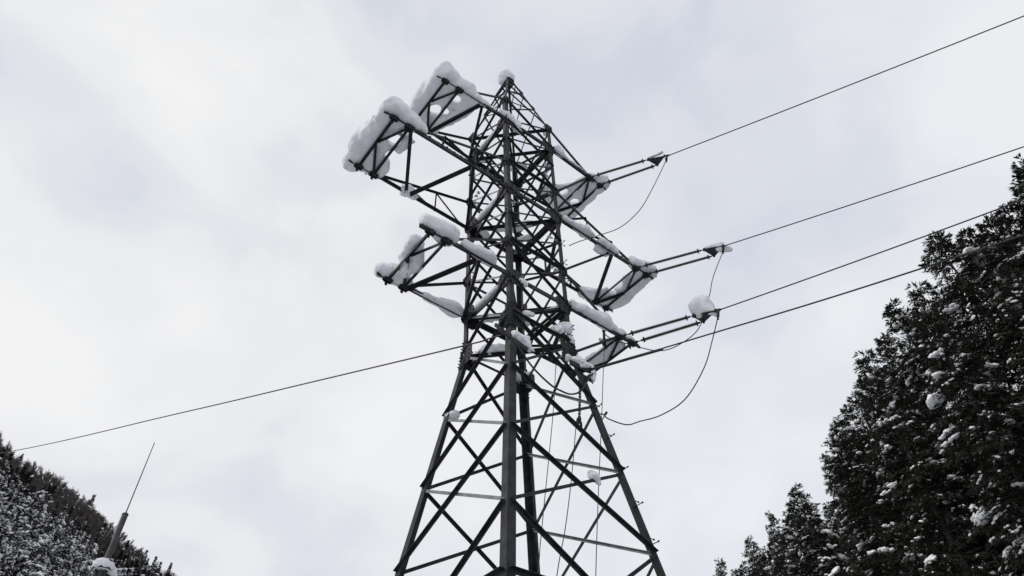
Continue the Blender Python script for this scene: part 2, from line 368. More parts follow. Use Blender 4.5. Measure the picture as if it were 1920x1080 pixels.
# ------------------------------------------------------------------ line hardware
def bez(pts, n=8):
    """Catmull-Rom through the points"""
    pts = [V(p) for p in pts]; out = []
    for i in range(len(pts)-1):
        p0, p1, p2, p3 = pts[max(i-1, 0)], pts[i], pts[i+1], pts[min(i+2, len(pts)-1)]
        for k in range(n):
            t = k/n; out.append(0.5*((2*p1)+(p2-p0)*t+(2*p0-5*p1+4*p2-p3)*t*t+(3*p1-p0-3*p2+p3)*t**3))
    return out+[pts[-1]]
def insul_set(key, end, apex, label, offset):
    A = ARMS[key]; st = V(A['xi']+0.02, -A['ye']-0.08, A['z']-0.03); st2 = V(A['xo']+0.02, -A['ye']-0.08, A['z']-0.03)
    end = V(end); end2 = end+V(offset); apex = V(apex)
    root = empty('insulator_set', st, label, 'insulators', 'tension insulator pairs on the arm ends')
    d0 = (end-st).normalized()
    for p, q in ((st, end), (st2, end2)):
        d = (q-p).normalized(); L = (q-p).length
        a, b = p+d*0.30, q-d*0.20
        prof = [(0, 0.03)]; n = 54
        for i in range(n):
            c = (i+0.5)/n; rr = 0.058 if i % 2 == 0 else 0.048; g = 0.5/n
            prof += [(c-g*0.75, 0.032), (c-g*0.2, rr), (c+g*0.2, rr*0.97), (c+g*0.7, 0.032)]
        prof.append((1, 0.024)); m = MB(); m.lathe(a, b, prof, 10)
        ins = m.obj('insulator', RUBBER, root, True)
        for e, s in ((a, -1), (b, 1)):
            m = MB(); m.rod(e, e+d*s*0.10, 0.03, 8); m.rod(e+d*s*0.09, e+d*s*(0.30 if s < 0 else 0.2), 0.017, 6)
            m.lathe(e-d*s*0.005, e+d*s*0.03, [(0, 0.03), (0.1, 0.085), (0.9, 0.085), (1, 0.03)], 10)
            if s < 0:
                m.rod(e+d*s*0.2, e+d*s*0.26, 0.036, 8)
            m.obj('end_fitting', STEEL2, ins)
    # yoke: a triangular plate from the two strings to the dead end clamp
    da = (apex-end).normalized(); y0 = end; y1 = end2; tip = end+da*0.62
    c = (y0+y1+tip)/3; nrm = (y1-y0).cross(tip-y0).normalized(); e = (tip-y0).normalized(); f2 = nrm.cross(e)
    def loc(p): return ((p-c).dot(e.cross(nrm)*0+f2), (p-c).dot(e))
    m = MB(); poly = []
    for p in (y0, y1, tip):
        for q in (y0, y1, tip):
            if q is not p: poly.append(p+(p-c).normalized()*0.06+(q-p).normalized()*0.06)
    order = sorted(poly, key=lambda p: math.atan2((p-c).dot(f2), (p-c).dot(e)))
    nn = len(order); m.add([p+nrm*0.012 for p in order]+[p-nrm*0.012 for p in order],
                           [(i, (i+1) % nn, nn+(i+1) % nn, nn+i) for i in range(nn)]+[tuple(range(nn-1, -1, -1)), tuple(range(nn, 2*nn))])
    for p in (y0, y1, tip): m.rod(p-nrm*0.05, p+nrm*0.05, 0.035, 8)
    for t in (0.3, 0.6): m.bolt(y0.lerp(tip, t)+(c-y0.lerp(tip, t))*0.3+nrm*0.012, nrm, 0.02); m.bolt(y1.lerp(tip, t)+(c-y1.lerp(tip, t))*0.3-nrm*0.012, -nrm, 0.02)
    m.obj('yoke_plate', STEEL2, root)
    m = MB(); m.rod(tip, tip+(apex-tip)*0.45, 0.022, 8); m.rod(tip+(apex-tip)*0.35, apex, 0.042, 8, 0.030)
    j = tip+(apex-tip)*0.62; m.rod(j, j+V(-0.05, 0.08, -0.26), 0.030, 8, 0.022)
    for k in range(3):
        q = j+V(-0.05, 0.08, -0.26)*(0.45+k*0.27); m.bar(q+V(-0.06, -0.03, 0), q+V(0.06, 0.03, 0), 0.05, 0.04, V(0, 0, 1))
    m.obj('dead_end_clamp', STEEL2, root)
    return tip, j+V(-0.05, 0.08, -0.26)
SETS = {'A': ((3.835, -2.882, 8.819), (4.087, -3.575, 8.474), (7.566, -13.132, 6.867), (0.42, -0.05, -0.01)),
        'B': ((5.377, -2.997, 4.963), (5.59, -3.582, 4.747), (8.305, -11.041, 3.651), (0.44, -0.04, -0.02)),
        'C': ((3.883, -2.875, 1.28), (4.14, -3.583, 1.119), (6.579, -10.283, 0.776), (0.38, -0.03, -0.02))}
LBL = {'A': ('upper', 'top right arm'), 'B': ('middle', 'long middle right arm'), 'C': ('lower', 'lowest right arm')}
jstart = {}
for k, (e, a, far, off) in SETS.items():
    wd, arm = LBL[k]
    tip, js = insul_set(k, e, a, {'A': 'pair of dark rod insulators with thinly snowed yoke plate on the top right arm',
                                   'B': 'pair of rod insulators reaching out from the long middle right arm',
                                   'C': 'pair of ribbed insulators under the round snowball beside the lowest right arm'}[k], off)
    jstart[k] = js
    a, far = V(a), V(far); d = far-a
    pts = []
    for i in range(40):
        t = (i/39)**1.3*6.5
        q = a+d*t; q.z = a.z+d.z*t*1.0+0.12*t*(t-1); pts.append(q)
    m = MB(); m.tube(pts, 0.019, 6)
    tag(m.obj('power_line', WIRE, None, True), {'A': 'topmost power line leaving the highest insulator pair to the upper right',
        'B': 'power line leaving the middle insulator pair towards the right edge', 'C': 'power line leaving the snowball topped yoke and crossing in front of the firs'}[k],
        'power line', 'power lines running to the right')
def wire(name, pts, r, mat, label, cat, group=None, n=8):
    m = MB(); m.tube(bez(pts, n), r, 6); return tag(m.obj(name, mat, None, True), label, cat, group)
G = 'jumper wires hanging from the insulator yokes'
wire('jumper_wire', [jstart['A'], (3.809, -2.809, 7.262), (3.595, -2.224, 6.454), (3.343, -1.53, 6.063), (2.75, -1.15, 5.6), (1.75, -1.1, 4.6), (1.25, -1.08, 4.05)], 0.014, BLACKW,
     'thin jumper wire looping from the highest yoke back to the tower leg', 'wire', G)
wire('jumper_wire', [jstart['B'], (5.375, -2.992, 3.67), (5.279, -2.727, 3.0), (4.85, -2.35, 1.75), (4.35, -1.85, 1.18), (3.95, -1.45, 1.05), (3.45, -1.05, 1.25), (2.9, -0.7, 1.5), (2.74, -0.6, 1.7)], 0.014, BLACKW,
     'thin jumper wire hanging from the middle yoke and passing behind the snowball', 'wire', G)
wire('jumper_wire', [jstart['C'], (3.979, -3.14, 0.209), (3.847, -2.777, -0.508), (3.622, -2.16, -1.208), (3.386, -1.51, -1.418), (3.186, -0.961, -1.382), (2.6, -1.0, -1.75), (1.75, -1.2, -2.05), (1.42, -1.32, -2.12), (1.2, -1.2, -2.2)], 0.016, BLACKW,
     'wide jumper loop sagging from the snowball yoke to the right leg', 'wire', G)
m = MB(); m.rod(V(1.36, -1.30, -2.36), V(1.52, -1.35, -2.08), 0.012, 6); m.rod(V(1.50, -1.34, -2.11), V(1.54, -1.36, -2.04), 0.03, 6); m.obj('wire_support', STEEL2, leg_o['R'])
# surge arresters and the down leads
def arrester(p, q, label):
    root = empty('surge_arrester', p, label, 'arrester', 'hanging surge arresters'); p, q = V(p), V(q)
    m = MB(); prof = [(0, 0.02)]
    for i in range(14): c = (i+0.5)/14; prof += [(c-0.025, 0.022), (c-0.005, 0.04), (c+0.005, 0.04), (c+0.025, 0.022)]
    prof.append((1, 0.02)); m.lathe(p, q, prof, 8); m.obj('housing', RUBBER, root, True)
    m = MB(); d = (q-p).normalized(); m.rod(p-d*0.12, p, 0.015, 6); m.rod(p-d*0.02, p+d*0.05, 0.05, 8); m.obj('top_fitting', STEEL2, root)
    m = MB(); m.rod(q, q+d*0.08, 0.05, 8); m.bar(q+V(-0.1, -0.06, -0.1), q+V(0.14, 0.1, -0.1), 0.05, 0.04, V(0, 0, 1)); m.rod(q+V(0.12, 0.08, -0.16), q+V(0.12, 0.08, -0.02), 0.035, 6); m.rod(q+V(-0.06, 0, -0.18), q+V(-0.06, 0, -0.04), 0.035, 6); m.obj('bottom_fitting', STEEL2, root)
arrester((1.75, -0.42, -0.35), (1.52, -0.46, -1.70), 'slim black arrester hanging inside the right leg below the small right platform')
arrester((2.758, -0.6, 1.80), (2.706, -0.6, 1.352), 'short black arrester under the lowest right crossarm')
DG = 'thin leads hanging down through the tower base'
wire('down_lead', [(1.37, -0.5, -1.85), (1.0, -0.55, -3.5), (0.628, -0.6, -4.892), (0.304, -0.6, -5.973), (-0.6, -0.7, -9.2), (-1.6, -0.8, -13.2)], 0.011, WIRE, 'thin lead dropping from the slim black arrester', 'wire', DG)
wire('down_lead', [(1.70, 0.25, 1.0), (1.586, 0.3, 0.427), (1.36, 0.3, -1.18), (0.748, 0.3, -4.604), (0.599, 0.3, -5.575), (-0.5, 0.3, -13.2)], 0.011, WIRE, 'thin lead hanging nearest the rear leg inside the tower base', 'wire', DG)
wire('down_lead', [(2.70, -0.6, 1.25), (2.466, -0.6, 0.076), (2.163, -0.6, -1.524), (1.361, -0.6, -5.705), (0.2, -0.5, -13.2)], 0.011, WIRE, 'thin lead hanging from the arrester under the lowest right crossarm', 'wire', DG)
# fibre cable
m = MB(); lf = [(-1.30, -1.06, -0.90), (-1.433, -0.569, -0.775), (-1.604, 0.07, -0.600), (-3.036, 5.417, 1.10), (-5.21, 13.528, 3.70), (-10.167, 32.029, 9.786), (-20, 68.5, 23), (-34, 120, 45), (-66, 240, 104)]
m.tube(bez(lf, 6), 0.021, 6); tag(m.obj('fibre_cable', BLACKW, None, True), 'black cable stretching from the tower waist down to the wooded hill at left', 'cable', 'black cable strung through the tower')
m = MB(); lp = [(-1.62, -1.22, -0.90), (-1.50, -1.28, -1.10), (-1.30, -1.28, -1.10), (-1.15, -1.3, -1.19), (-0.988, -1.3, -1.355), (-0.618, -1.3, -1.719), (-0.168, -1.33, -1.994), (0.15, -1.33, -2.03), (0.439, -1.32, -1.985), (0.741, -1.32, -1.79), (0.985, -1.31, -1.456), (1.18, -1.31, -1.10), (1.36, -1.33, -0.93)]
m.tube(bez(lp, 6), 0.022, 6); tag(m.obj('fibre_cable', BLACKW, None, True), 'slack black cable loop drooping across the near side of the tower waist', 'cable', 'black cable strung through the tower')
m = MB(); rp = [(1.25, -1.28, -0.85), (2.086, -3.809, -1.205), (3.615, -8.011, -1.645), (6.2, -15.2, -2.1), (12, -31, -2.4), (24, -64, -1.6)]
m.tube(bez(rp, 8), 0.019, 6); m.tube(bez([(1.25, -1.28, -0.85), (1.6, -2.35, -1.015), (1.85, -3.1, -1.13)], 6), [0.038]*12+[0.022], 6)
tag(m.obj('fibre_cable', BLACKW, None, True), 'black cable running from the right waist bracket below the lowest insulators', 'cable', 'black cable strung through the tower')

# ------------------------------------------------------------------ snow on the tower (smooth unions of capsules, meshed by surface nets)
def noise3(P, f, seed):
    g = np.random.default_rng(seed); out = np.zeros(P.shape[:-1])
    for i in range(9):
        d = g.normal(size=3); d /= np.linalg.norm(d); fr = f*(0.6+1.5*g.random()); out += np.sin(P@d*fr+g.random()*6.28)/(1+0.5*i/9)
    return out/6
def surface_nets(F, org, h):
    ins = F < 0
    nx, ny, nz = F.shape
    acc = np.zeros((nx-1, ny-1, nz-1, 3)); cnt = np.zeros((nx-1, ny-1, nz-1))
    crn = {}
    for a in (0, 1):
        for b in (0, 1):
            for c in (0, 1): crn[a, b, c] = F[a:nx-1+a, b:ny-1+b, c:nz-1+c]
    ks = list(crn)
    for u in ks:
        for ax in range(3):
            if u[ax] == 0:
                w = tuple(1 if i == ax else u[i] for i in range(3)); f0, f1 = crn[u], crn[w]
                x = (f0 < 0) != (f1 < 0); t = np.where(x, f0/np.where(x, f0-f1, 1), 0)
                for i in range(3): acc[..., i] += np.where(x, u[i]+(t if i == ax else 0), 0)
                cnt += x
    act = cnt > 0; idx = -np.ones(act.shape, int); idx[act] = np.arange(act.sum())
    cell = np.argwhere(act); v = (cell+acc[act]/cnt[act][:, None])*h+org
    faces = []
    for ax in range(3):
        s0 = [slice(1, -1)]*3; s1 = [slice(1, -1)]*3
        s0[ax] = slice(0, -1); s1[ax] = slice(1, None)
        a, b = ins[tuple(s0)], ins[tuple(s1)]; x = np.argwhere(a != b)
        if len(x) == 0: continue
        sgn = a[tuple(x.T)]
        c = x.copy()
        for i in range(3):
            if i != ax: c[:, i] += 1
        i1, i2 = (ax+1) % 3, (ax+2) % 3
        def at(d1, d2): q = c.copy(); q[:, i1] -= d1; q[:, i2] -= d2; return idx[tuple(q.T)]
        q = np.stack([at(1, 1), at(0, 1), at(0, 0), at(1, 0)], 1)
        q[~sgn] = q[~sgn][:, ::-1]; faces.append(q)
    return v, np.concatenate(faces)
SNOWN = [0]
def snow(prims, label, h=0.05, k=0.10, amp=0.05, freq=7, flat=1.0, zmin=None, rs=0.86, name='snow_cap', group='snow heaps lying on the tower', hole=()):
    SNOWN[0] += 1; seed = SNOWN[0]*13
    prims = [('c', p[1], p[2], p[3]*rs, p[4]*rs) if p[0] == 'c' else p for p in prims]
    lo = np.full(3, 1e9); hi = -lo
    for p in prims:
        if p[0] == 'c': pts = np.array([p[1], p[2]]); r = max(p[3], p[4])
        else: c = np.array(p[1]); pts = np.array([c-p[2], c+p[2]]); r = p[3]
        lo = np.minimum(lo, pts.min(0)-r); hi = np.maximum(hi, pts.max(0)+r)
    lo -= 0.22; hi += 0.22; n = np.ceil((hi-lo)/h).astype(int)+1
    G = np.stack(np.meshgrid(*[lo[i]+h*np.arange(n[i]) for i in range(3)], indexing='ij'), -1)
    D = None
    for p in prims:
        if p[0] == 'c':
            a, b = np.array(p[1], float), np.array(p[2], float); ab = b-a; L = max(ab@ab, 1e-9)
            t = np.clip(((G-a)@ab)/L, 0, 1); q = G-a-t[..., None]*ab; q[..., 2] *= flat
            d = np.sqrt((q**2).sum(-1))-(p[3]+(p[4]-p[3])*t)
        else:
            q = np.abs(G-np.array(p[1]))-np.array(p[2]); d = np.sqrt((np.maximum(q, 0)**2).sum(-1))+np.minimum(q.max(-1), 0)-p[3]
        D = d if D is None else -k*np.log(np.exp(-np.clip(D/k, -30, 30))+np.exp(-np.clip(d/k, -30, 30)))
    D = D+1.7*amp*noise3(G, freq*.7, seed)+1.15*amp*noise3(G, freq*2.0, seed+5)+0.55*amp*noise3(G, freq*5, seed+8)
    for hc, hr in hole: D = np.maximum(D, hr-np.sqrt(((G[..., :2]-np.array(hc[:2]))**2).sum(-1))+1.6*amp*noise3(G, freq*.8, seed+11))
    if zmin is not None: D = np.maximum(D, zmin+0.25*amp*noise3(G, freq*1.3, seed+3)-G[..., 2])
    D[[0, -1]] = 1; D[:, [0, -1]] = 1; D[:, :, [0, -1]] = 1
    v, f = surface_nets(D, lo, h)
    me = np_mesh(name, v, f, True)
    return tag(link(name, me, SNOW), label, 'snow', group)
def C(a, b, r0, r1=None): return ('c', a, b, r0, r0 if r1 is None else r1)
def B(c, hs, r): return ('b', c, hs, r)
# peak
snow([C((-0.12, 0.04, ZT+0.34), (0.02, 0.02, ZT+0.40), 0.38, 0.35), C((-0.2, 0.08, ZT+0.02), (-0.2, 0.1, ZT+0.1), 0.18)], 'round ball of snow sitting on the very peak of the pylon', 0.04, amp=0.035)
# top left arm
z = ZA+0.09
snow([C((-3.50, -0.98, z+.20), (-3.52, 0.95, z+.16), .34, .31), C((-3.45, -1.0, z+.22), (-2.55, -0.97, z+.16), .33, .24), C((-2.5, -0.95, z+.1), (-1.55, -0.98, z+.04), .22, .10),
      B((-3.14, 0, z+.08), (.34, .85, .05), .08), C((-3.2, -0.75, z+.1), (-2.85, -0.85, z+.1), .22, .2), C((-3.5, -.2, z+.2), (-3.55, .3, z+.22), .36, .34), C((-2.55, -0.55, z+.03), (-2.1, -0.62, z+.0), .24, .16), C((-2.7, 0.72, z+.03), (-2.2, -0.4, z+.02), .22, .18), C((-2.85, 0.5, z+.05), (-2.7, 0.9, z), .2, .16)],
     'thick blanket of snow draped over the end of the top left crossarm', 0.05, amp=0.05, zmin=ZA-0.012, hole=[((-3.05, 0.22), .24), ((-2.72, -0.58), .15), ((-2.75, 0.05), .13)])
# long left arm
z = ZB+0.09
snow([C((-4.98, -1.0, z+.18), (-5.02, 0.75, z+.16), .32, .32), C((-5.02, 0.8, z+.15), (-5.08, 1.15, z+.10), .30, .24), C((-4.95, -1.02, z+.20), (-4.35, -1.05, z+.16), .30, .22), C((-4.35, -1.05, z+.12), (-3.95, -1.05, z+.06), .20, .13),
      B((-4.72, 0.1, z+.06), (.24, .85, .04), .08), C((-5.0, -.1, z+.2), (-5.1, .45, z+.22), .33, .34), C((-4.15, -0.55, z+.0), (-4.2, -0.2, z-.05), .20, .14), C((-4.3, 0.62, z+.05), (-4.25, 0.98, z+.05), .22, .16)],
     'heavy curved snow blanket hanging over the end of the long middle left crossarm', 0.05, amp=0.05, zmin=ZB+0.022, hole=[((-4.5, -0.3), .22), ((-4.28, 0.18), .22), ((-4.05, -0.75), .12)])
snow([C((-3.32, 0.98, ZB+.12), (-3.2, 0.95, ZB+.16), .15, .13), C((-3.3, 1.0, ZB+.1), (-3.0, 1.0, ZB+.08), .12, .08)], 'small tuft of snow on the far chord of the long middle left crossarm', 0.035, amp=0.03)
# low left arm
z = ZC+0.09
snow([C((-3.55, -1.02, z+.18), (-2.95, -1.02, z+.16), .26, .24), C((-3.05, -1.02, z+.02), (-2.85, -1.0, z), .18, .15)], 'rounded snow loaf on the near corner of the lowest left crossarm', 0.04, amp=0.04, zmin=ZC+0.0)
snow([C((-3.45, -0.25, z+.22), (-3.42, 0.15, z+.16), .24, .24), C((-3.2, -0.05, z+.05), (-3.05, 0.2, z-.02), .20, .18), C((-3.3, 0.25, z), (-3.15, 0.55, z-.08), .16, .14)], 'snow clump caught in the middle of the lowest left crossarm end bracing', 0.04, amp=0.045)
snow([C((-3.66, 1.0, z+.10), (-3.40, 0.98, z+.14), .22, .25), C((-3.35, 0.9, z+.05), (-3.05, 0.85, z), .24, .20), C((-2.95, 0.95, z), (-2.85, 0.9, z), .14, .12)], 'snow lump on the far corner of the lowest left crossarm', 0.04, amp=0.04, zmin=ZC-0.01)
snow([C((-2.45, -1.04, z+.06), (-1.75, -1.04, z+.04), .15, .17), C((-1.75, -1.04, z+.0), (-1.6, -1.04, z-.02), .14, .1)], 'low drift of snow along the near chord of the lowest left crossarm', 0.035, amp=0.035, zmin=ZC+0.02)
snow([C((-2.6, 1.03, z), (-1.4, 1.03, z+.04), .08, .17), C((-1.4, 1.03, z+.04), (-1.15, 1.03, z+.06), .16, .12)], 'thin drift of snow along the far chord of the lowest left crossarm', 0.035, amp=0.04, zmin=ZC+0.02)
# right arms
z = ZA+0.09
snow([C((3.45, -0.98, z+.1), (3.5, 0.9, z+.12), .27, .27), C((3.0, -0.98, z+.10), (3.5, -0.98, z+.1), .20, .24), B((3.1, 0.1, z+.05), (.30, .8, .05), .10), C((2.7, 0.55, z), (1.85, 0.75, z), .20, .14), C((2.75, -0.3, z), (2.2, 0.3, z), .16, .16), C((2.3, 0.2, z-.02), (2.0, 0.6, z-.06), .18, .16)],
     'sheet of snow spread over the end of the top right crossarm', 0.05, amp=0.05, zmin=ZA-0.012, hole=[((2.55, 0.1), .17), ((3.2, 0.25), .16)])
snow([C((1.2, -1.06, z+.10), (1.42, -1.06, z+.06), .17, .15), C((1.42, -1.05, z), (2.5, -1.03, z-.02), .10, .07)], 'snow lump where the top right crossarm leaves the right leg', h=0.035, rs=0.75, amp=0.03)
z = ZB+0.09
snow([C((4.25, -1.0, z+.12), (4.95, -1.0, z+.10), .22, .30), C((4.95, -1.0, z+.1), (5.0, -0.6, z+.1), .30, .28), C((4.98, -0.6, z+.08), (5.0, 0.95, z+.02), .26, .24), B((4.76, 0.3, z+.02), (.16, .65, .03), .08), C((5.02, .1, z+.02), (5.06, .6, z-.02), .3, .26), C((4.35, 0.85, z), (4.7, 1.02, z), .18, .16)],
     'large snow slab hanging over the outer end of the long middle right crossarm', 0.05, amp=0.05, zmin=ZB+0.022, hole=[((4.42, 0.0), .25), ((4.62, 0.35), .13)])
snow([C((3.75, 0.98, z+.02), (4.25, 0.92, z+.04), .24, .24), C((4.2, 0.7, z), (4.35, 0.4, z), .16, .12)], 'snow heap on the far chord of the long middle right crossarm', 0.04, amp=0.045, zmin=ZB-0.0)
snow([C((1.2, -1.06, z+.03), (2.1, -1.05, z+.02), .12, .16), C((2.05, -1.04, z+.02), (2.35, -1.04, z), .16, .12)], 'snow drift on the long middle right crossarm close to the right leg', 0.035, amp=0.035, zmin=ZB+0.02)
snow([C((2.85, -1.0, z+.10), (3.45, -1.0, z+.06), .16, .18), C((2.9, -0.8, z-.02), (3.2, -0.8, z-.03), .16, .13)], 'snow drift halfway along the long middle right crossarm', 0.035, amp=0.04)
z = ZC+0.09
snow([C((1.15, -1.06, z+.06), (2.3, -1.04, z+.10), .20, .22), C((2.3, -1.04, z+.08), (3.0, -1.02, z), .19, .10)], 'long ridge of snow along the near chord of the lowest right crossarm', 0.04, amp=0.045, zmin=ZC+0.0)
snow([C((2.95, -1.0, z+.08), (3.1, -1.0, z+.06), .14, .12)], 'small snow knob at the tip node of the lowest right crossarm', 0.03, amp=0.03)
snow([C((3.40, -0.95, z+.06), (3.62, -0.95, z+.04), .15, .12)], 'small snow knob on the extreme tip of the lowest right crossarm', 0.03, amp=0.03)
snow([B((3.2, -0.15, z-.02), (.16, .55, .02), .08), C((2.95, -0.55, z), (2.6, -0.5, z), .14, .08)], 'flat patch of snow inside the end bay of the lowest right crossarm', 0.04, amp=0.04, zmin=ZC-0.01)
# body
snow([C((-1.25, -1.03, ZA+.16), (-0.85, -1.03, ZA+.28), .13, .17), C((-0.8, -1.0, ZA+.2), (-0.55, -1.0, ZA+.12), .14, .12), C((-0.5, -0.95, ZA-.02), (-0.2, -0.9, ZA-.05), .11, .08)], 'snow pile on the near leg joint of the top crossarms', h=0.035, rs=0.8, amp=0.045, freq=10)
snow([C((1.0, -1.0, ZAU+.14), (1.1, -0.95, ZAU+.08), .12, .10)], 'tiny snow lump on the right leg below the peak', 0.03, amp=0.03)
snow([C((-0.62, -0.62, ZAU+.92), (-0.5, -0.62, ZAU+.95), .08, .07)], 'tiny snow lump inside the peak lattice', 0.03, amp=0.02)
for zz, ld in ((ZA, 'highest'), (ZB, 'middle'), (ZC, 'lowest')):
    w = hw(zz); snow([C((-w+0.05, -w+0.35, zz+.03), (-w+0.05, w-0.5, zz+.03), .075, .085)], f'strip of snow lying in the {ld} double strut of the left tower face', 0.025, amp=0.02, freq=9)
snow([C((-0.3, 0.55, ZB-.02), (0.45, -0.35, ZB), .16, .18), C((-0.75, 0.75, ZB), (-0.3, 0.9, ZB), .16, .14), C((0.5, 0.5, ZB), (0.75, 0.1, ZB), .16, .14)], 'patchy snow on the bracing inside the body at the middle crossarms', h=0.04, rs=0.7, amp=0.05)
snow([C((0.25, 0.65, ZA), (0.65, 0.1, ZA), .13, .14), C((-0.75, 0.85, ZA+.02), (-0.5, 0.65, ZA), .14, .10)], 'patchy snow on the bracing inside the body at the top crossarms', h=0.04, rs=0.75, amp=0.05)
snow([C((0.05, 0.65, ZC+.05), (0.5, 0.2, ZC+.05), .13, .12), C((0.75, -0.55, ZC+.1), (0.85, -0.75, ZC+.1), .11, .1), C((-0.55, 0.75, ZC+.05), (-0.3, 0.5, ZC+.05), .13, .10)], 'patchy snow on the bracing inside the body at the lowest crossarms', h=0.04, rs=0.75, amp=0.05)
snow([C((-0.55, 0.52, .12), (-0.2, 0.22, .14), .15, .20), C((-0.75, 0.75, .1), (-0.6, 0.6, .08), .12, .10)], 'snow lump on the strut between left leg and middle of the tower waist', h=0.03, rs=0.6, amp=0.05, freq=10)
snow([C((-1.0, -1.16, -0.78), (-0.75, -1.2, -0.88), .12, .15), C((-0.7, -1.22, -1.0), (-0.6, -1.24, -1.1), .09, .06)], 'snow lump on the cable bracket of the near leg', h=0.022, rs=0.54, amp=0.045, freq=12)
snow([C((0.55, -1.02, .42), (0.85, -1.04, .55), .10, .13), C((0.85, -1.04, .5), (1.0, -1.05, .1), .12, .09), C((0.3, -1.02, .2), (0.55, -1.02, .3), .09, .11)], 'crumbly snow on the bracing beside the right leg at the waist', h=0.022, rs=0.52, amp=0.05, freq=12)
snow([C((0.65, -1.15, -0.62), (1.0, -1.17, -0.62), .14, .16), C((1.05, -1.18, -0.68), (1.35, -1.25, -0.70), .13, .12), C((1.3, -1.3, -0.98), (1.32, -1.3, -1.15), .09, .07)], 'snow heap on the right cable bracket below the waist', h=0.022, rs=0.52, amp=0.05, freq=11)
snow([C((0.95, 1.0, 0.28), (1.1, 0.85, 0.3), .12, .14), C((0.75, 1.0, 0.15), (0.85, 0.95, 0.2), .12, .10)], 'snow wedge on the rear leg joint at the waist', h=0.03, rs=0.8, amp=0.04)
snow([C((-1.16, 1.12, H1+.12), (-1.05, 1.16, H1+.16), .13, .14), C((-1.24, 1.24, H1+.06), (-1.18, 1.18, H1+.1), .11, .10)], 'small snow lump on the left leg joint below the waist', h=0.03, rs=0.6, amp=0.04)
snow([C((0.58, -1.63, -4.22), (0.70, -1.64, -4.34), .055, .06), C((0.50, -1.62, -4.12), (0.58, -1.63, -4.2), .03, .05)], 'small clod of snow stuck on a low brace of the right tower face', h=0.02, rs=0.75, amp=0.02, freq=14)
snow([C((-0.62, -1.0, 0.08+ZC-.1), (-0.5, -1.0, 1.35), .10, .09), C((-0.55, -1.05, .22), (-0.3, -1.05, .30), .11, .06)], 'snow wedge beside the near leg splice above the waist', h=0.03, rs=0.75, amp=0.035)
# yokes
e = V(SETS['C'][0]); snow([C(e+V(0.10, -0.16, 0.27), e+V(0.20, -0.24, 0.33), .34, .31), C(e+V(0.2, -0.35, 0.02), e+V(0.3, -0.5, -0.12), .12, .07)], 'round snowball balanced on the yoke of the lowest insulators', 0.03, amp=0.045, freq=4, zmin=e.z-.22)
e = V(SETS['B'][0]); snow([C(e+V(0.05, -0.08, 0.05), e+V(0.22, -0.45, -0.02), .08, .10), C(e+V(0.30, -0.45, -0.12), e+V(0.42, -0.62, -0.26), .11, .10)], 'thin snow crust on the yoke of the middle insulators', 0.02, amp=0.025, freq=5)
e = V(SETS['A'][0]); snow([C(e+V(0.03, -0.08, 0.06), e+V(0.16, -0.50, -0.02), .07, .06)], 'thin snow crust on the yoke of the highest insulators', 0.018, amp=0.02)
# crusts left on the members: uncountable flecks
vs = []; fs = []
def fleck(p, r):
    o = len(vs); n = 7; g = [rng.uniform(.7, 1.3) for _ in range(n)]
    for i in range(n): an = 2*math.pi*i/n; vs.append((p.x+math.cos(an)*r*g[i], p.y+math.sin(an)*r*g[i], p.z-r*.25))
    for i in range(n): an = 2*math.pi*(i+.5)/n; vs.append((p.x+math.cos(an)*r*.6*g[i], p.y+math.sin(an)*r*.6*g[i], p.z+r*.45*g[(i+2) % n]))
    vs.append((p.x, p.y, p.z+r*.6))
    for i in range(n):
        j = (i+1) % n; fs.append((o+i, o+j, o+n+i)); fs.append((o+j, o+n+j, o+n+i)); fs.append((o+n+i, o+n+j, o+2*n))
for z in (0, ZC, ZCU, ZD, ZB, ZBU, ZE, ZA, ZAU):
    for fc in FACES:
        a, b, n = fc
        for k in (a, b):
            if rng.random() < .75:
                for _ in range(rng.randint(3, 8)):
                    p = leg_pt(k, z); q = leg_pt(b if k == a else a, z); t = abs(rng.gauss(0, .09))+.02
                    fleck(p.lerp(q, t)-n*rng.uniform(0, .1)+V(0, 0, .05+rng.uniform(-.05, .12)-t*.35), rng.uniform(.025, .07))
for key, A in ARMS.items():
    for s in (-1, 1):
        for sx in (-1, 1):
            for _ in range(30):
                x = rng.uniform(1.1, A['xo']); fleck(V(sx*x, s*(hw(A['z'])+.0), A['z']+.085), rng.uniform(.015, .045))
me = bpy.data.meshes.new('snow_crust'); me.from_pydata(vs, [], fs); me.polygons.foreach_set('use_smooth', [True]*len(fs))
tag(link('snow_crust', me, SNOW), 'scattered crusts of snow stuck to the steel joints', 'snow', kind='stuff')

# ------------------------------------------------------------------ whip mast at left
mast = empty('antenna_mast', (-6.845, 3.34, base(-6.8, 3.3)), 'slender grey mast with a thin whip on top in front of the wooded hill', 'mast')
bx, by = -6.845, 3.34
m = MB(); m.rod(V(bx, by, GZ-.3), V(bx, by, -6.30), 0.09, 12); m.obj('pole', MASTM, mast, False)
m = MB(); m.rod(V(bx, by, -6.30), V(bx, by, -5.22), 0.055, 12); m.lathe(V(bx, by, -5.23), V(bx, by, -5.17), [(0, .06), (.4, .06), (1, .015)], 12); m.obj('upper_tube', MASTM, mast)
m = MB(); m.rod(V(bx, by, -5.2), V(bx, by, -3.64), 0.011, 6, 0.008); m.obj('whip', MASTM, mast)
m = MB(); m.plate(V(bx, by, -6.27), V(0, 0, 1), V(0, 1, 0), octa(0.34, 0.34, .3), .03)
for i in range(4): an = i*math.pi/2+.4; m.bar(V(bx+math.cos(an)*.12, by+math.sin(an)*.12, -6.28), V(bx+math.cos(an)*.12, by+math.sin(an)*.12, -6.8), .012, .06, V(math.cos(an), math.sin(an), 0))
m.obj('collar', STEEL2, mast)
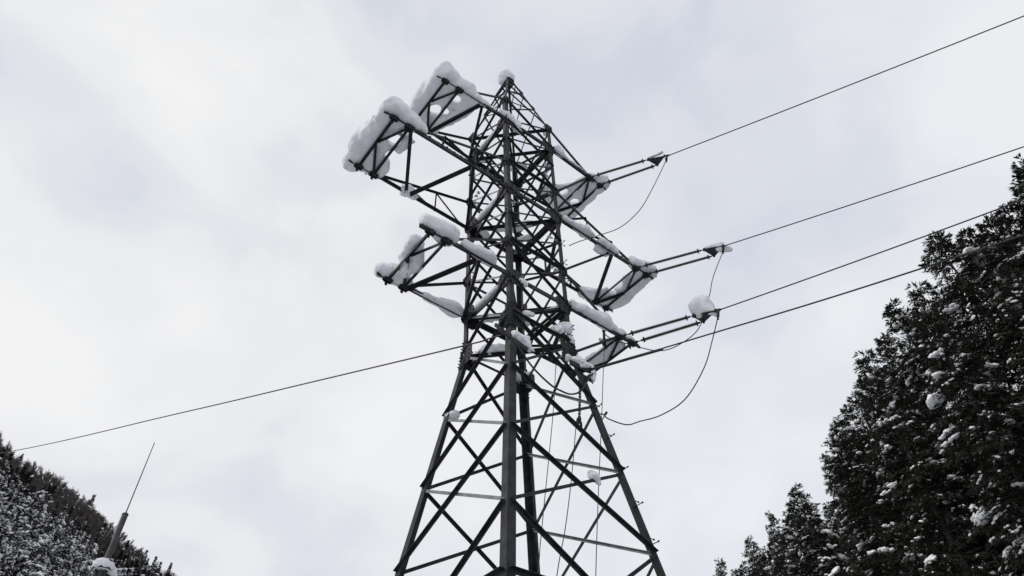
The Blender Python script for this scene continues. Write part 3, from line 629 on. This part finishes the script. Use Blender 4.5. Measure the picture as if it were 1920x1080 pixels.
snow([C((bx-.10, by-.08, -6.21), (bx-.02, by-.13, -6.20), .075, .07), C((bx+.08, by-.06, -6.22), (bx+.16, by-.03, -6.25), .07, .06), C((bx-.12, by+.06, -6.20), (bx-.05, by+.1, -6.17), .07, .07)], 'snow piled on the collar of the slender mast', h=0.02, rs=0.52, amp=0.025, freq=12, group=None)

# ------------------------------------------------------------------ trees
def unit_blob():
    t = (1+5**.5)/2; v = np.array([(-1, t, 0), (1, t, 0), (-1, -t, 0), (1, -t, 0), (0, -1, t), (0, 1, t), (0, -1, -t), (0, 1, -t), (t, 0, -1), (t, 0, 1), (-t, 0, -1), (-t, 0, 1)], float)
    f = [(0, 11, 5), (0, 5, 1), (0, 1, 7), (0, 7, 10), (0, 10, 11), (1, 5, 9), (5, 11, 4), (11, 10, 2), (10, 7, 6), (7, 1, 8), (3, 9, 4), (3, 4, 2), (3, 2, 6), (3, 6, 8), (3, 8, 9), (4, 9, 5), (2, 4, 11), (6, 2, 10), (8, 6, 7), (9, 8, 1)]
    v /= np.linalg.norm(v[0]); v = list(map(tuple, v)); cache = {}; nf = []
    def mid(a, b):
        k = (min(a, b), max(a, b))
        if k not in cache: p = np.array(v[a])+np.array(v[b]); v.append(tuple(p/np.linalg.norm(p))); cache[k] = len(v)-1
        return cache[k]
    for a, b, c in f: x, y, z = mid(a, b), mid(b, c), mid(c, a); nf += [(a, x, z), (b, y, x), (c, z, y), (x, y, z)]
    return np.array(v), np.array(nf)
BV, BF = unit_blob()
def blobs(cen, rad, dirs, g):
    """flattened irregular lumps: centres, radii (n), long axis directions (n,3)"""
    n = len(cen)
    if n == 0: return np.zeros((0, 3)), np.zeros((0, 3), int)
    cen, rad, d = np.array(cen), np.array(rad), np.array(dirs)
    d /= np.linalg.norm(d, axis=1, keepdims=True)+1e-9; up = np.array([0, 0, 1.]); s = np.cross(d, up); s /= np.linalg.norm(s, axis=1, keepdims=True)+1e-9; u = np.cross(s, d)
    k = g.uniform(.55, 1.35, (n, len(BV), 1)); P = BV[None]*k
    V3 = (P[..., 0:1]*d[:, None]*1.5+P[..., 1:2]*s[:, None]*.9+P[..., 2:3]*u[:, None]*.55)*rad[:, None, None]+cen[:, None]
    F = BF[None]+np.arange(n)[:, None, None]*len(BV)
    return V3.reshape(-1, 3), F.reshape(-1, 3)
NK = 8
def blades(base_, dir_, nrm, L, Wd):
    """diamond shaped needle sprays"""
    d = dir_/(np.linalg.norm(dir_, axis=1, keepdims=True)+1e-9); s = np.cross(d, nrm); s /= np.linalg.norm(s, axis=1, keepdims=True)+1e-9
    L, Wd = L[:, None], Wd[:, None]
    v = np.stack([base_, base_+d*L*.45+s*Wd, base_+d*L, base_+d*L*.45-s*Wd], 1).reshape(-1, 3)
    f = np.arange(len(base_)*4).reshape(-1, 4); return v, f
def conifer(seed, H, Rb, z0, dense, bl, snowp, flecks, full=1.0, ssc=1.0):
    g = np.random.default_rng(seed)
    bb, bd, bn, bL, bW = [], [], [], [], []; sc, sr, sdv = [], [], []; limbs = MB()
    z = z0
    while z < H-0.2:
        t = (z-z0)/(H-z0)
        Lm = Rb*(1-t)**(0.72 if full == 1 else .95)*(0.55+0.45*min(1, t*6+.3))
        nb = 5 if t > .9 else 7
        for _ in range(nb):
            az = g.uniform(0, 6.283); L = max(.25, Lm*g.choice([g.uniform(.5, .9), g.uniform(.85, 1.3)])); up0 = g.uniform(.0, .3)+(.5 if t > .88 else 0); drp = g.uniform(.35, .75)*(1-.5*t)
            hd = np.array([math.cos(az), math.sin(az), 0]); sd = np.array([-math.sin(az), math.cos(az), 0]); zb = z+g.uniform(-.2, .2)
            pos = lambda s: hd*(L*s)[:, None]*(1-.08*s[:, None]**2)+np.array([0, 0, 1.])*(zb+L*(up0*s-drp*s*s))[:, None]+sd*(0.12*L*np.sin(s*3+az))[:, None]
            if L > .8:
                ss = np.linspace(0, .95, 5); limbs.tube([V(*p) for p in pos(ss)], [max(.008, .012*L*(1-x)+.006) for x in ss], 4)
            nl = max(3, int(L*dense)); s = np.sort(g.uniform(.12 if L > 1.5 else 0, 1, nl)**.75); p = pos(s); tan = pos(s+.02)-p; tan /= np.linalg.norm(tan, axis=1, keepdims=True)
            side = g.choice([-1, 1], nl)[:, None]
            ll = (0.22+.30*L*(1-s)**.8*g.uniform(.5, 1.2, nl))*full; ll = np.minimum(ll, 1.1)
            ld = tan*g.uniform(.45, .9, (nl, 1))+sd*side*g.uniform(.5, 1, (nl, 1))+np.array([0, 0, -1.])*g.uniform(.05, .5, (nl, 1)); ld /= np.linalg.norm(ld, axis=1, keepdims=True)
            nk = 11 if full == 1 else 4
            for k in range(nk):
                a = (k+.4)/nk; q = p+ld*(ll*a)[:, None]
                dd = ld*.8+tan*.2+g.normal(size=(nl, 3))*.42; dd[:, 2] -= .12
                nn = np.array([0, 0, 1.])+g.normal(size=(nl, 3))*.55
                bb.append(q); bd.append(dd); bn.append(nn); bL.append(bl*g.uniform(.7, 1.35, nl)*(1 if full == 1 else min(1, .25+L*.7))); bW.append(bl*(.12 if full == 1 else .17)*g.uniform(.7, 1.3, nl))
            # leader spray at the branch tip
            tp = pos(np.array([.97])); bb.append(np.repeat(tp, 4, 0)); bd.append(np.repeat(tan[-1:], 4, 0)+g.normal(size=(4, 3))*.3); bn.append(np.array([0, 0, 1.])+g.normal(size=(4, 3))*.3); bL.append(bl*g.uniform(.9, 1.5, 4)); bW.append(bl*.16*np.ones(4))
            if g.random() < snowp*(.5+t*.4 if t < .97 else .1) and L > .7:
                c = g.uniform(.6, 1.0); m_ = g.integers(3, 10) if full == 1 else g.integers(2, 5); s2 = np.clip(c+g.normal(size=m_)*.10, .2, 1); pp = pos(s2); tt = pos(s2+.02)-pp
                off = sd*(g.normal(size=(m_, 1))*.20*ssc)+np.array([0, 0, 1.])*g.normal(size=(m_, 1))*.05; bs = g.choice([.5, .85, 1.6], p=[.45, .38, .17])
                for a_, b_ in zip(pp+off, tt): sc.append(a_+np.array([0, 0, .09])*ssc); sr.append(g.uniform(.07, .22)*bs*ssc*min(1.2, .45+L*.22 if full == 1 else .6)); sdv.append(b_+sd*g.normal()*.01)
            nf = g.random(nl) < flecks
            for a_, l_, d_ in zip(p[nf], ll[nf], ld[nf]): sc.append(a_+d_*l_*g.uniform(.2, .9)+np.array([0, 0, .04])); sr.append(g.uniform(.03, .10)*ssc); sdv.append(d_)
        z += (0.30+.28*(1-t))*(.75 if full == 1 else 1.0)
    # leader
    k = 26; zz = H-g.uniform(0, 1, k)*1.1; q = np.zeros((k, 3)); q[:, 2] = zz; an = g.uniform(0, 6.28, k)
    bb.append(q); bd.append(np.stack([np.cos(an), np.sin(an), g.uniform(.3, 1.2, k)], 1)); bn.append(g.normal(size=(k, 3))+np.array([0, 0, .5])); bL.append(np.minimum(min(bl, .25)*1.1, .12+(H-zz)*.35)); bW.append(np.full(k, min(bl, .3)*.15))
    v, f = blades(np.concatenate(bb), np.concatenate(bd), np.concatenate(bn), np.concatenate(bL), np.concatenate(bW))
    sv_, sf_ = blobs(sc, sr, sdv, g)
    tr = MB(); tr.tube([V(0, 0, -.5), V(0, 0, H*.3), V(0.05, 0, H*.7), V(0, 0, H-.1)], [H*.013, H*.010, H*.005, .01], 8)
    o = len(tr.v); tr.v += limbs.v; tr.f += [tuple(o+i for i in q) for q in limbs.f]
    tm = bpy.data.meshes.new('trunk'); tm.from_pydata(tr.v, [], tr.f); tm.update()
    return tm, np_mesh('crown', v, f), np_mesh('snow', sv_, sf_, True)
def put_tree(name, meshes, mats, loc, rz, s, label, group):
    t = empty(name, loc, label, 'tree', group); t.rotation_euler.z = rz; t.scale = (s[0], s[0], s[1])
    for nm, me, mt in zip(('trunk', 'crown', 'snow'), meshes, mats):
        if me is None: continue
        if not me.materials: me.materials.append(mt)
        o = bpy.data.objects.new(nm, me); COL.objects.link(o); o.parent = t
        if nm == 'snow': o['kind'] = 'stuff'
    return t
H0 = 25.0
near = [conifer(101+i, H0, Rr, 2.0, 9.5, .19, sp, fl) for i, (Rr, sp, fl) in enumerate([(4.6, .26, .10), (4.2, .32, .12), (5.0, .24, .09), (4.4, .36, .11)])]
MT = (BARK, NEEDLE, TSNOW)
# x, y, top z, variant, girth
FIR = [(18.3, -10.9, 12.3, 0, 1, 'snow flecked fir at the right edge whose top reaches highest'), (18.6, -8.6, 11.0, 1, 1, 'dark fir just left of the highest fir at the right edge'),
       (18.3, -6.6, 11.6, 2, .95, 'tall dark fir where the topmost crossing power line meets the trees'), (21.6, -3.0, 12.3, 3, 1, 'fir with a pointed branch sticking out left below the lower power line'),
       (24.8, 0.4, 13.0, 0, 1, 'fir on the left flank of the big stand, third step down the skyline'), (27.6, 4.2, 12.0, 1, 1.1, 'fir with the upright left edge of the big stand beside the open sky'),
       (35.5, 12.9, 12.2, 2, .8, 'bushy dark fir between the small spire and the big stand'), (38.1, 16.4, 14.9, 3, .72, 'small slender spire shaped spruce standing clear of the stand'),
       (38.8, 19.2, 14.1, 0, .8, 'low dark fir just left of the slender spire shaped spruce'), (39.0, 22.6, 13.7, 1, .75, 'lowest fir at the bottom, leftmost of the right hand trees')]
FG = 'fir trees of the dense stand at right'
for x, y, zt, k, w, lb in FIR:
    gz = float(base(x, y)); hs = (zt-gz)/H0
    put_tree('fir_tree', near[k], MT, (x, y, gz), rng.uniform(0, 6.28), (w*hs*1.02, hs), lb, FG)
FILL = [(13.6, -8.6, 4.5, 3, 1), (15.6, -5.2, 6.2, 1, 1), (18.2, -1.6, 6.8, 0, 1.05), (21.4, 2.0, 7.6, 2, 1.05), (24.6, 6.6, 7.8, 3, 1), (28.5, 9.6, 8.8, 0, 1), (31.5, 13.2, 8.5, 1, 1), (34.5, 17.0, 9.5, 3, .9),
        (19.6, -11.3, 12.6, 2, 1), (20.4, -10.2, 12.7, 1, 1), (19.6, -9.3, 12.0, 3, 1), (18.4, -12.4, 12.4, 3, 1), (18.6, -7.6, 11.2, 3, .9), (20.2, -4.6, 11.3, 0, .9), (23.4, -1.4, 12.3, 1, .95), (26.0, 2.2, 12.0, 2, .95),
        (38.4, 18.0, 12.6, 2, .95), (37.2, 15.6, 12.8, 1, .95), (39.6, 21.6, 12.6, 0, 1), (34.4, 11.9, 11.6, 3, .9), (41, 24.5, 13.6, 2, .9), (39.2, 17.6, 13.2, 1, .8), (39.8, 20.9, 13.0, 3, .8), (36.9, 14.6, 12.4, 0, .8), (33.6, 11.0, 9.6, 3, .9), (36.0, 17.5, 10.5, 0, .9), (31, 10.6, 10.8, 0, .9),
        (16.6, -14.2, 10.5, 1, 1), (13.9, -12.5, 5.0, 0, 1), (22.5, -7.5, 13.5, 0, 1), (26, -3, 14.5, 1, 1), (30, 2, 15, 2, 1), (33, 8, 13.5, 3, 1), (23, -13, 13, 2, 1), (37, 7, 16.0, 0, 1), (41, 13, 15, 2, 1), (30, 6.5, 10.5, 1, 1), (32.5, 10.2, 10.0, 2, 1)]
for x, y, zt, k, w in FILL:
    gz = float(base(x, y)); hs = (zt-gz)/H0
    put_tree('fir_tree', near[k], MT, (x, y, gz), rng.uniform(0, 6.28), (w*hs*1.05, hs), 'dark snow laden fir merging into the solid mass of the stand at right', 'firs inside the dense mass of the right hand stand')
# bare broadleaf trees
def bare(seed, H, spread, n1, depth, r0, thin):
    g = random.Random(seed); m = MB()
    def grow(p, d, L, r, k):
        pts = [p]; q = p.copy(); dd = d.copy()
        for _ in range(3):
            dd = (dd+V(g.gauss(0, .14), g.gauss(0, .14), g.gauss(.03, .1))).normalized(); q = q+dd*(L/3); pts.append(q.copy())
        m.tube(pts, [r, r*.85, r*.7, max(r*.5, thin)], 3 if k < 2 else 5)
        if k:
            for _ in range(n1):
                i = g.choice([1, 2, 3, 3]); nd = (dd+V(g.gauss(0, spread), g.gauss(0, spread), abs(g.gauss(.1, .25)))).normalized()
                grow(pts[i], nd, L*g.uniform(.5, .8), max(r*.55, thin), k-1)
    grow(V(0, 0, 0), V(0, 0, 1), H*.42, r0, depth); return m

# wooded mountain side at left: 300 nearest spruces and 300 ridge trees stand as things, the rest of the far wood is one mass
FW = [(2.2, 101), (1.9, 202), (2.5, 303), (2.1, 404)]
far = [conifer(sd_, 12.0, Rr, .5, 3.4, .36, .62, .02, 1.2, 3.1) for Rr, sd_ in FW]
lite = [conifer(sd_+7, 12.0, Rr, .5, 2.0, .60, .5, .01, 1.2, 3.1) for Rr, sd_ in FW[:2]]
FMT = (BARK, NEEDLE2, TSNOW)
fb = []
for i in range(3):
    o = bare(40+i, 9, .36, 6, 3, .13, .05).obj('branches', TWIG, None); fb.append(o.data); bpy.data.objects.remove(o)
g = np.random.default_rng(5)
def el(x, y, z): d = V(x, y, z)-CAM; return math.degrees(math.atan2(d.z, math.hypot(d.x, d.y)))
def edge(x): return (30+10*math.sin(x*.07)+6*math.sin(x*.21)) if x < 62 else 2
cells = {}
def free(x, y, r):
    ci, cj = int(x//8), int(y//8)
    for i in (-1, 0, 1):
        for j in (-1, 0, 1):
            for a, b in cells.get((ci+i, cj+j), ()):
                if (x-a)**2+(y-b)**2 < r*r: return False
    cells.setdefault((ci, cj), []).append((x, y)); return True
cand = []
for _ in range(26000):
    y = g.uniform(250, 402); x = g.uniform(-55, 120); zc = float(hill(np.array(x), np.array(y))); d = V(x, y, zc)-CAM
    azd = math.degrees(math.atan2(d.x, d.y))
    if el(x, y, zc+12) < 19 or azd < -4.5 or azd > 17: continue
    dr = 400+.12*x-y
    if dr < edge(x) and g.random() < .996: continue
    if not free(x, y, 3.9): continue
    cand.append((x, y, zc))
cand.sort(key=lambda p: p[1])
def merged(lst, meshes, name, mats, label, scl):
    vs_, fs_, off = [[], []], [[], []], [0, 0]
    for x, y, z in lst:
        me3 = meshes[g.integers(len(meshes))]; rz = g.uniform(0, 6.28); sc_ = scl(); c_, s_ = math.cos(rz), math.sin(rz)
        for q in range(2):
            v, f = me3[q]; P = v*np.array([sc_[0], sc_[0], sc_[1]])
            vs_[q].append(np.stack([P[:, 0]*c_-P[:, 1]*s_+x, P[:, 0]*s_+P[:, 1]*c_+y, P[:, 2]+z], -1)); fs_[q].append(f+off[q]); off[q] += len(v)
    V0, V1 = np.concatenate(vs_[0]), np.concatenate(vs_[1]); F0, F1 = np.concatenate(fs_[0]), np.concatenate(fs_[1])
    F0 = np.concatenate([F0[:, [0, 1, 2]], F0[:, [0, 2, 3]]]); F1 = F1+len(V0)
    me = np_mesh(name, np.concatenate([V0, V1]), np.concatenate([F0, F1])); me.materials.append(mats[0]); me.materials.append(mats[1])
    me.polygons.foreach_set('material_index', np.array([0]*len(F0)+[1]*len(F1), np.int32)); me.update()
    o = bpy.data.objects.new(name, me); COL.objects.link(o); tag(o, label, 'forest', kind='stuff')
def arr(me):
    v = np.empty(len(me.vertices)*3); me.vertices.foreach_get('co', v); n = len(me.polygons[0].vertices); f = np.empty(len(me.loops), int); me.loops.foreach_get('vertex_index', f); return v.reshape(-1, 3), f.reshape(-1, n)
for x, y, zc in cand[:298]:
    s = g.uniform(.85, 1.45)
    put_tree('spruce_tree', far[g.integers(4)], FMT, (x, y, zc-.3), g.uniform(0, 6.28), (s*g.uniform(.9, 1.2), s), 'snow covered spruce among many on the mountain side at left', 'snowy spruces on the mountain side at left')
def ss(): q = g.uniform(.7, 1.2); return (q*g.uniform(.9, 1.2), q)
if len(cand) > 298: merged(cand[298:], [(arr(m3[1]), arr(m3[2])) for m3 in lite], 'far_forest', (NEEDLE2, TSNOW), 'mass of small snowy spruces higher up the mountain side at left', ss)
cells = {}; nb = 0
ridge = []
for _ in range(20000):
    x = g.uniform(-50, 118); dr = g.uniform(-5, 34) if x < 62 else g.uniform(-5, 4); y = 400+.12*x-dr
    if dr > edge(x)+4 or not free(x, y, 1.7): continue
    zc = float(hill(np.array(x), np.array(y)))
    if math.degrees(math.atan2(x-CAM.x, y-CAM.y)) < -4.5: continue
    ridge.append((x, y, zc))
ridge.sort(key=lambda p: p[1])
def put_bare(x, y, zc):
    t = empty('bare_tree', (x, y, zc-.3), 'brown leafless tree along the ridge of the mountain side at left', 'tree', 'brown leafless trees along the left ridge')
    s = g.uniform(.55, 1.0); t.scale = (s*.9, s*.9, s); t.rotation_euler.z = g.uniform(0, 6.28); o = bpy.data.objects.new('branches', fb[g.integers(3)]); COL.objects.link(o); o.parent = t
for p in ridge[:298]: put_bare(*p)
if len(ridge) > 298:
    src = []
    for me in fb:
        v = np.empty(len(me.vertices)*3); me.vertices.foreach_get('co', v); me.calc_loop_triangles()
        f = np.empty(len(me.loop_triangles)*3, np.int32); me.loop_triangles.foreach_get('vertices', f); src.append((v.reshape(-1, 3), f.reshape(-1, 3)))
    vs, fs, off = [], [], 0
    for x, y, z in ridge[298:]:
        v, f = src[g.integers(3)]; q = g.uniform(.55, 1.0); rz = g.uniform(0, 6.28); c_, s_ = math.cos(rz), math.sin(rz)
        vs.append(np.stack([(v[:, 0]*c_-v[:, 1]*s_)*q*.9+x, (v[:, 0]*s_+v[:, 1]*c_)*q*.9+y, v[:, 2]*q+z-.3], -1)); fs.append(f+off); off += len(v)
    o = link('ridge_wood', np_mesh('ridge_wood', np.concatenate(vs), np.concatenate(fs)), TWIG); tag(o, 'mass of brown leafless trees along the ridge at left', 'forest', kind='stuff')
print('hill trees', len(cand), len(ridge), [len(m3[1].polygons) for m3 in far], [len(m3[1].polygons) for m3 in lite], [len(b.polygons) for b in fb])
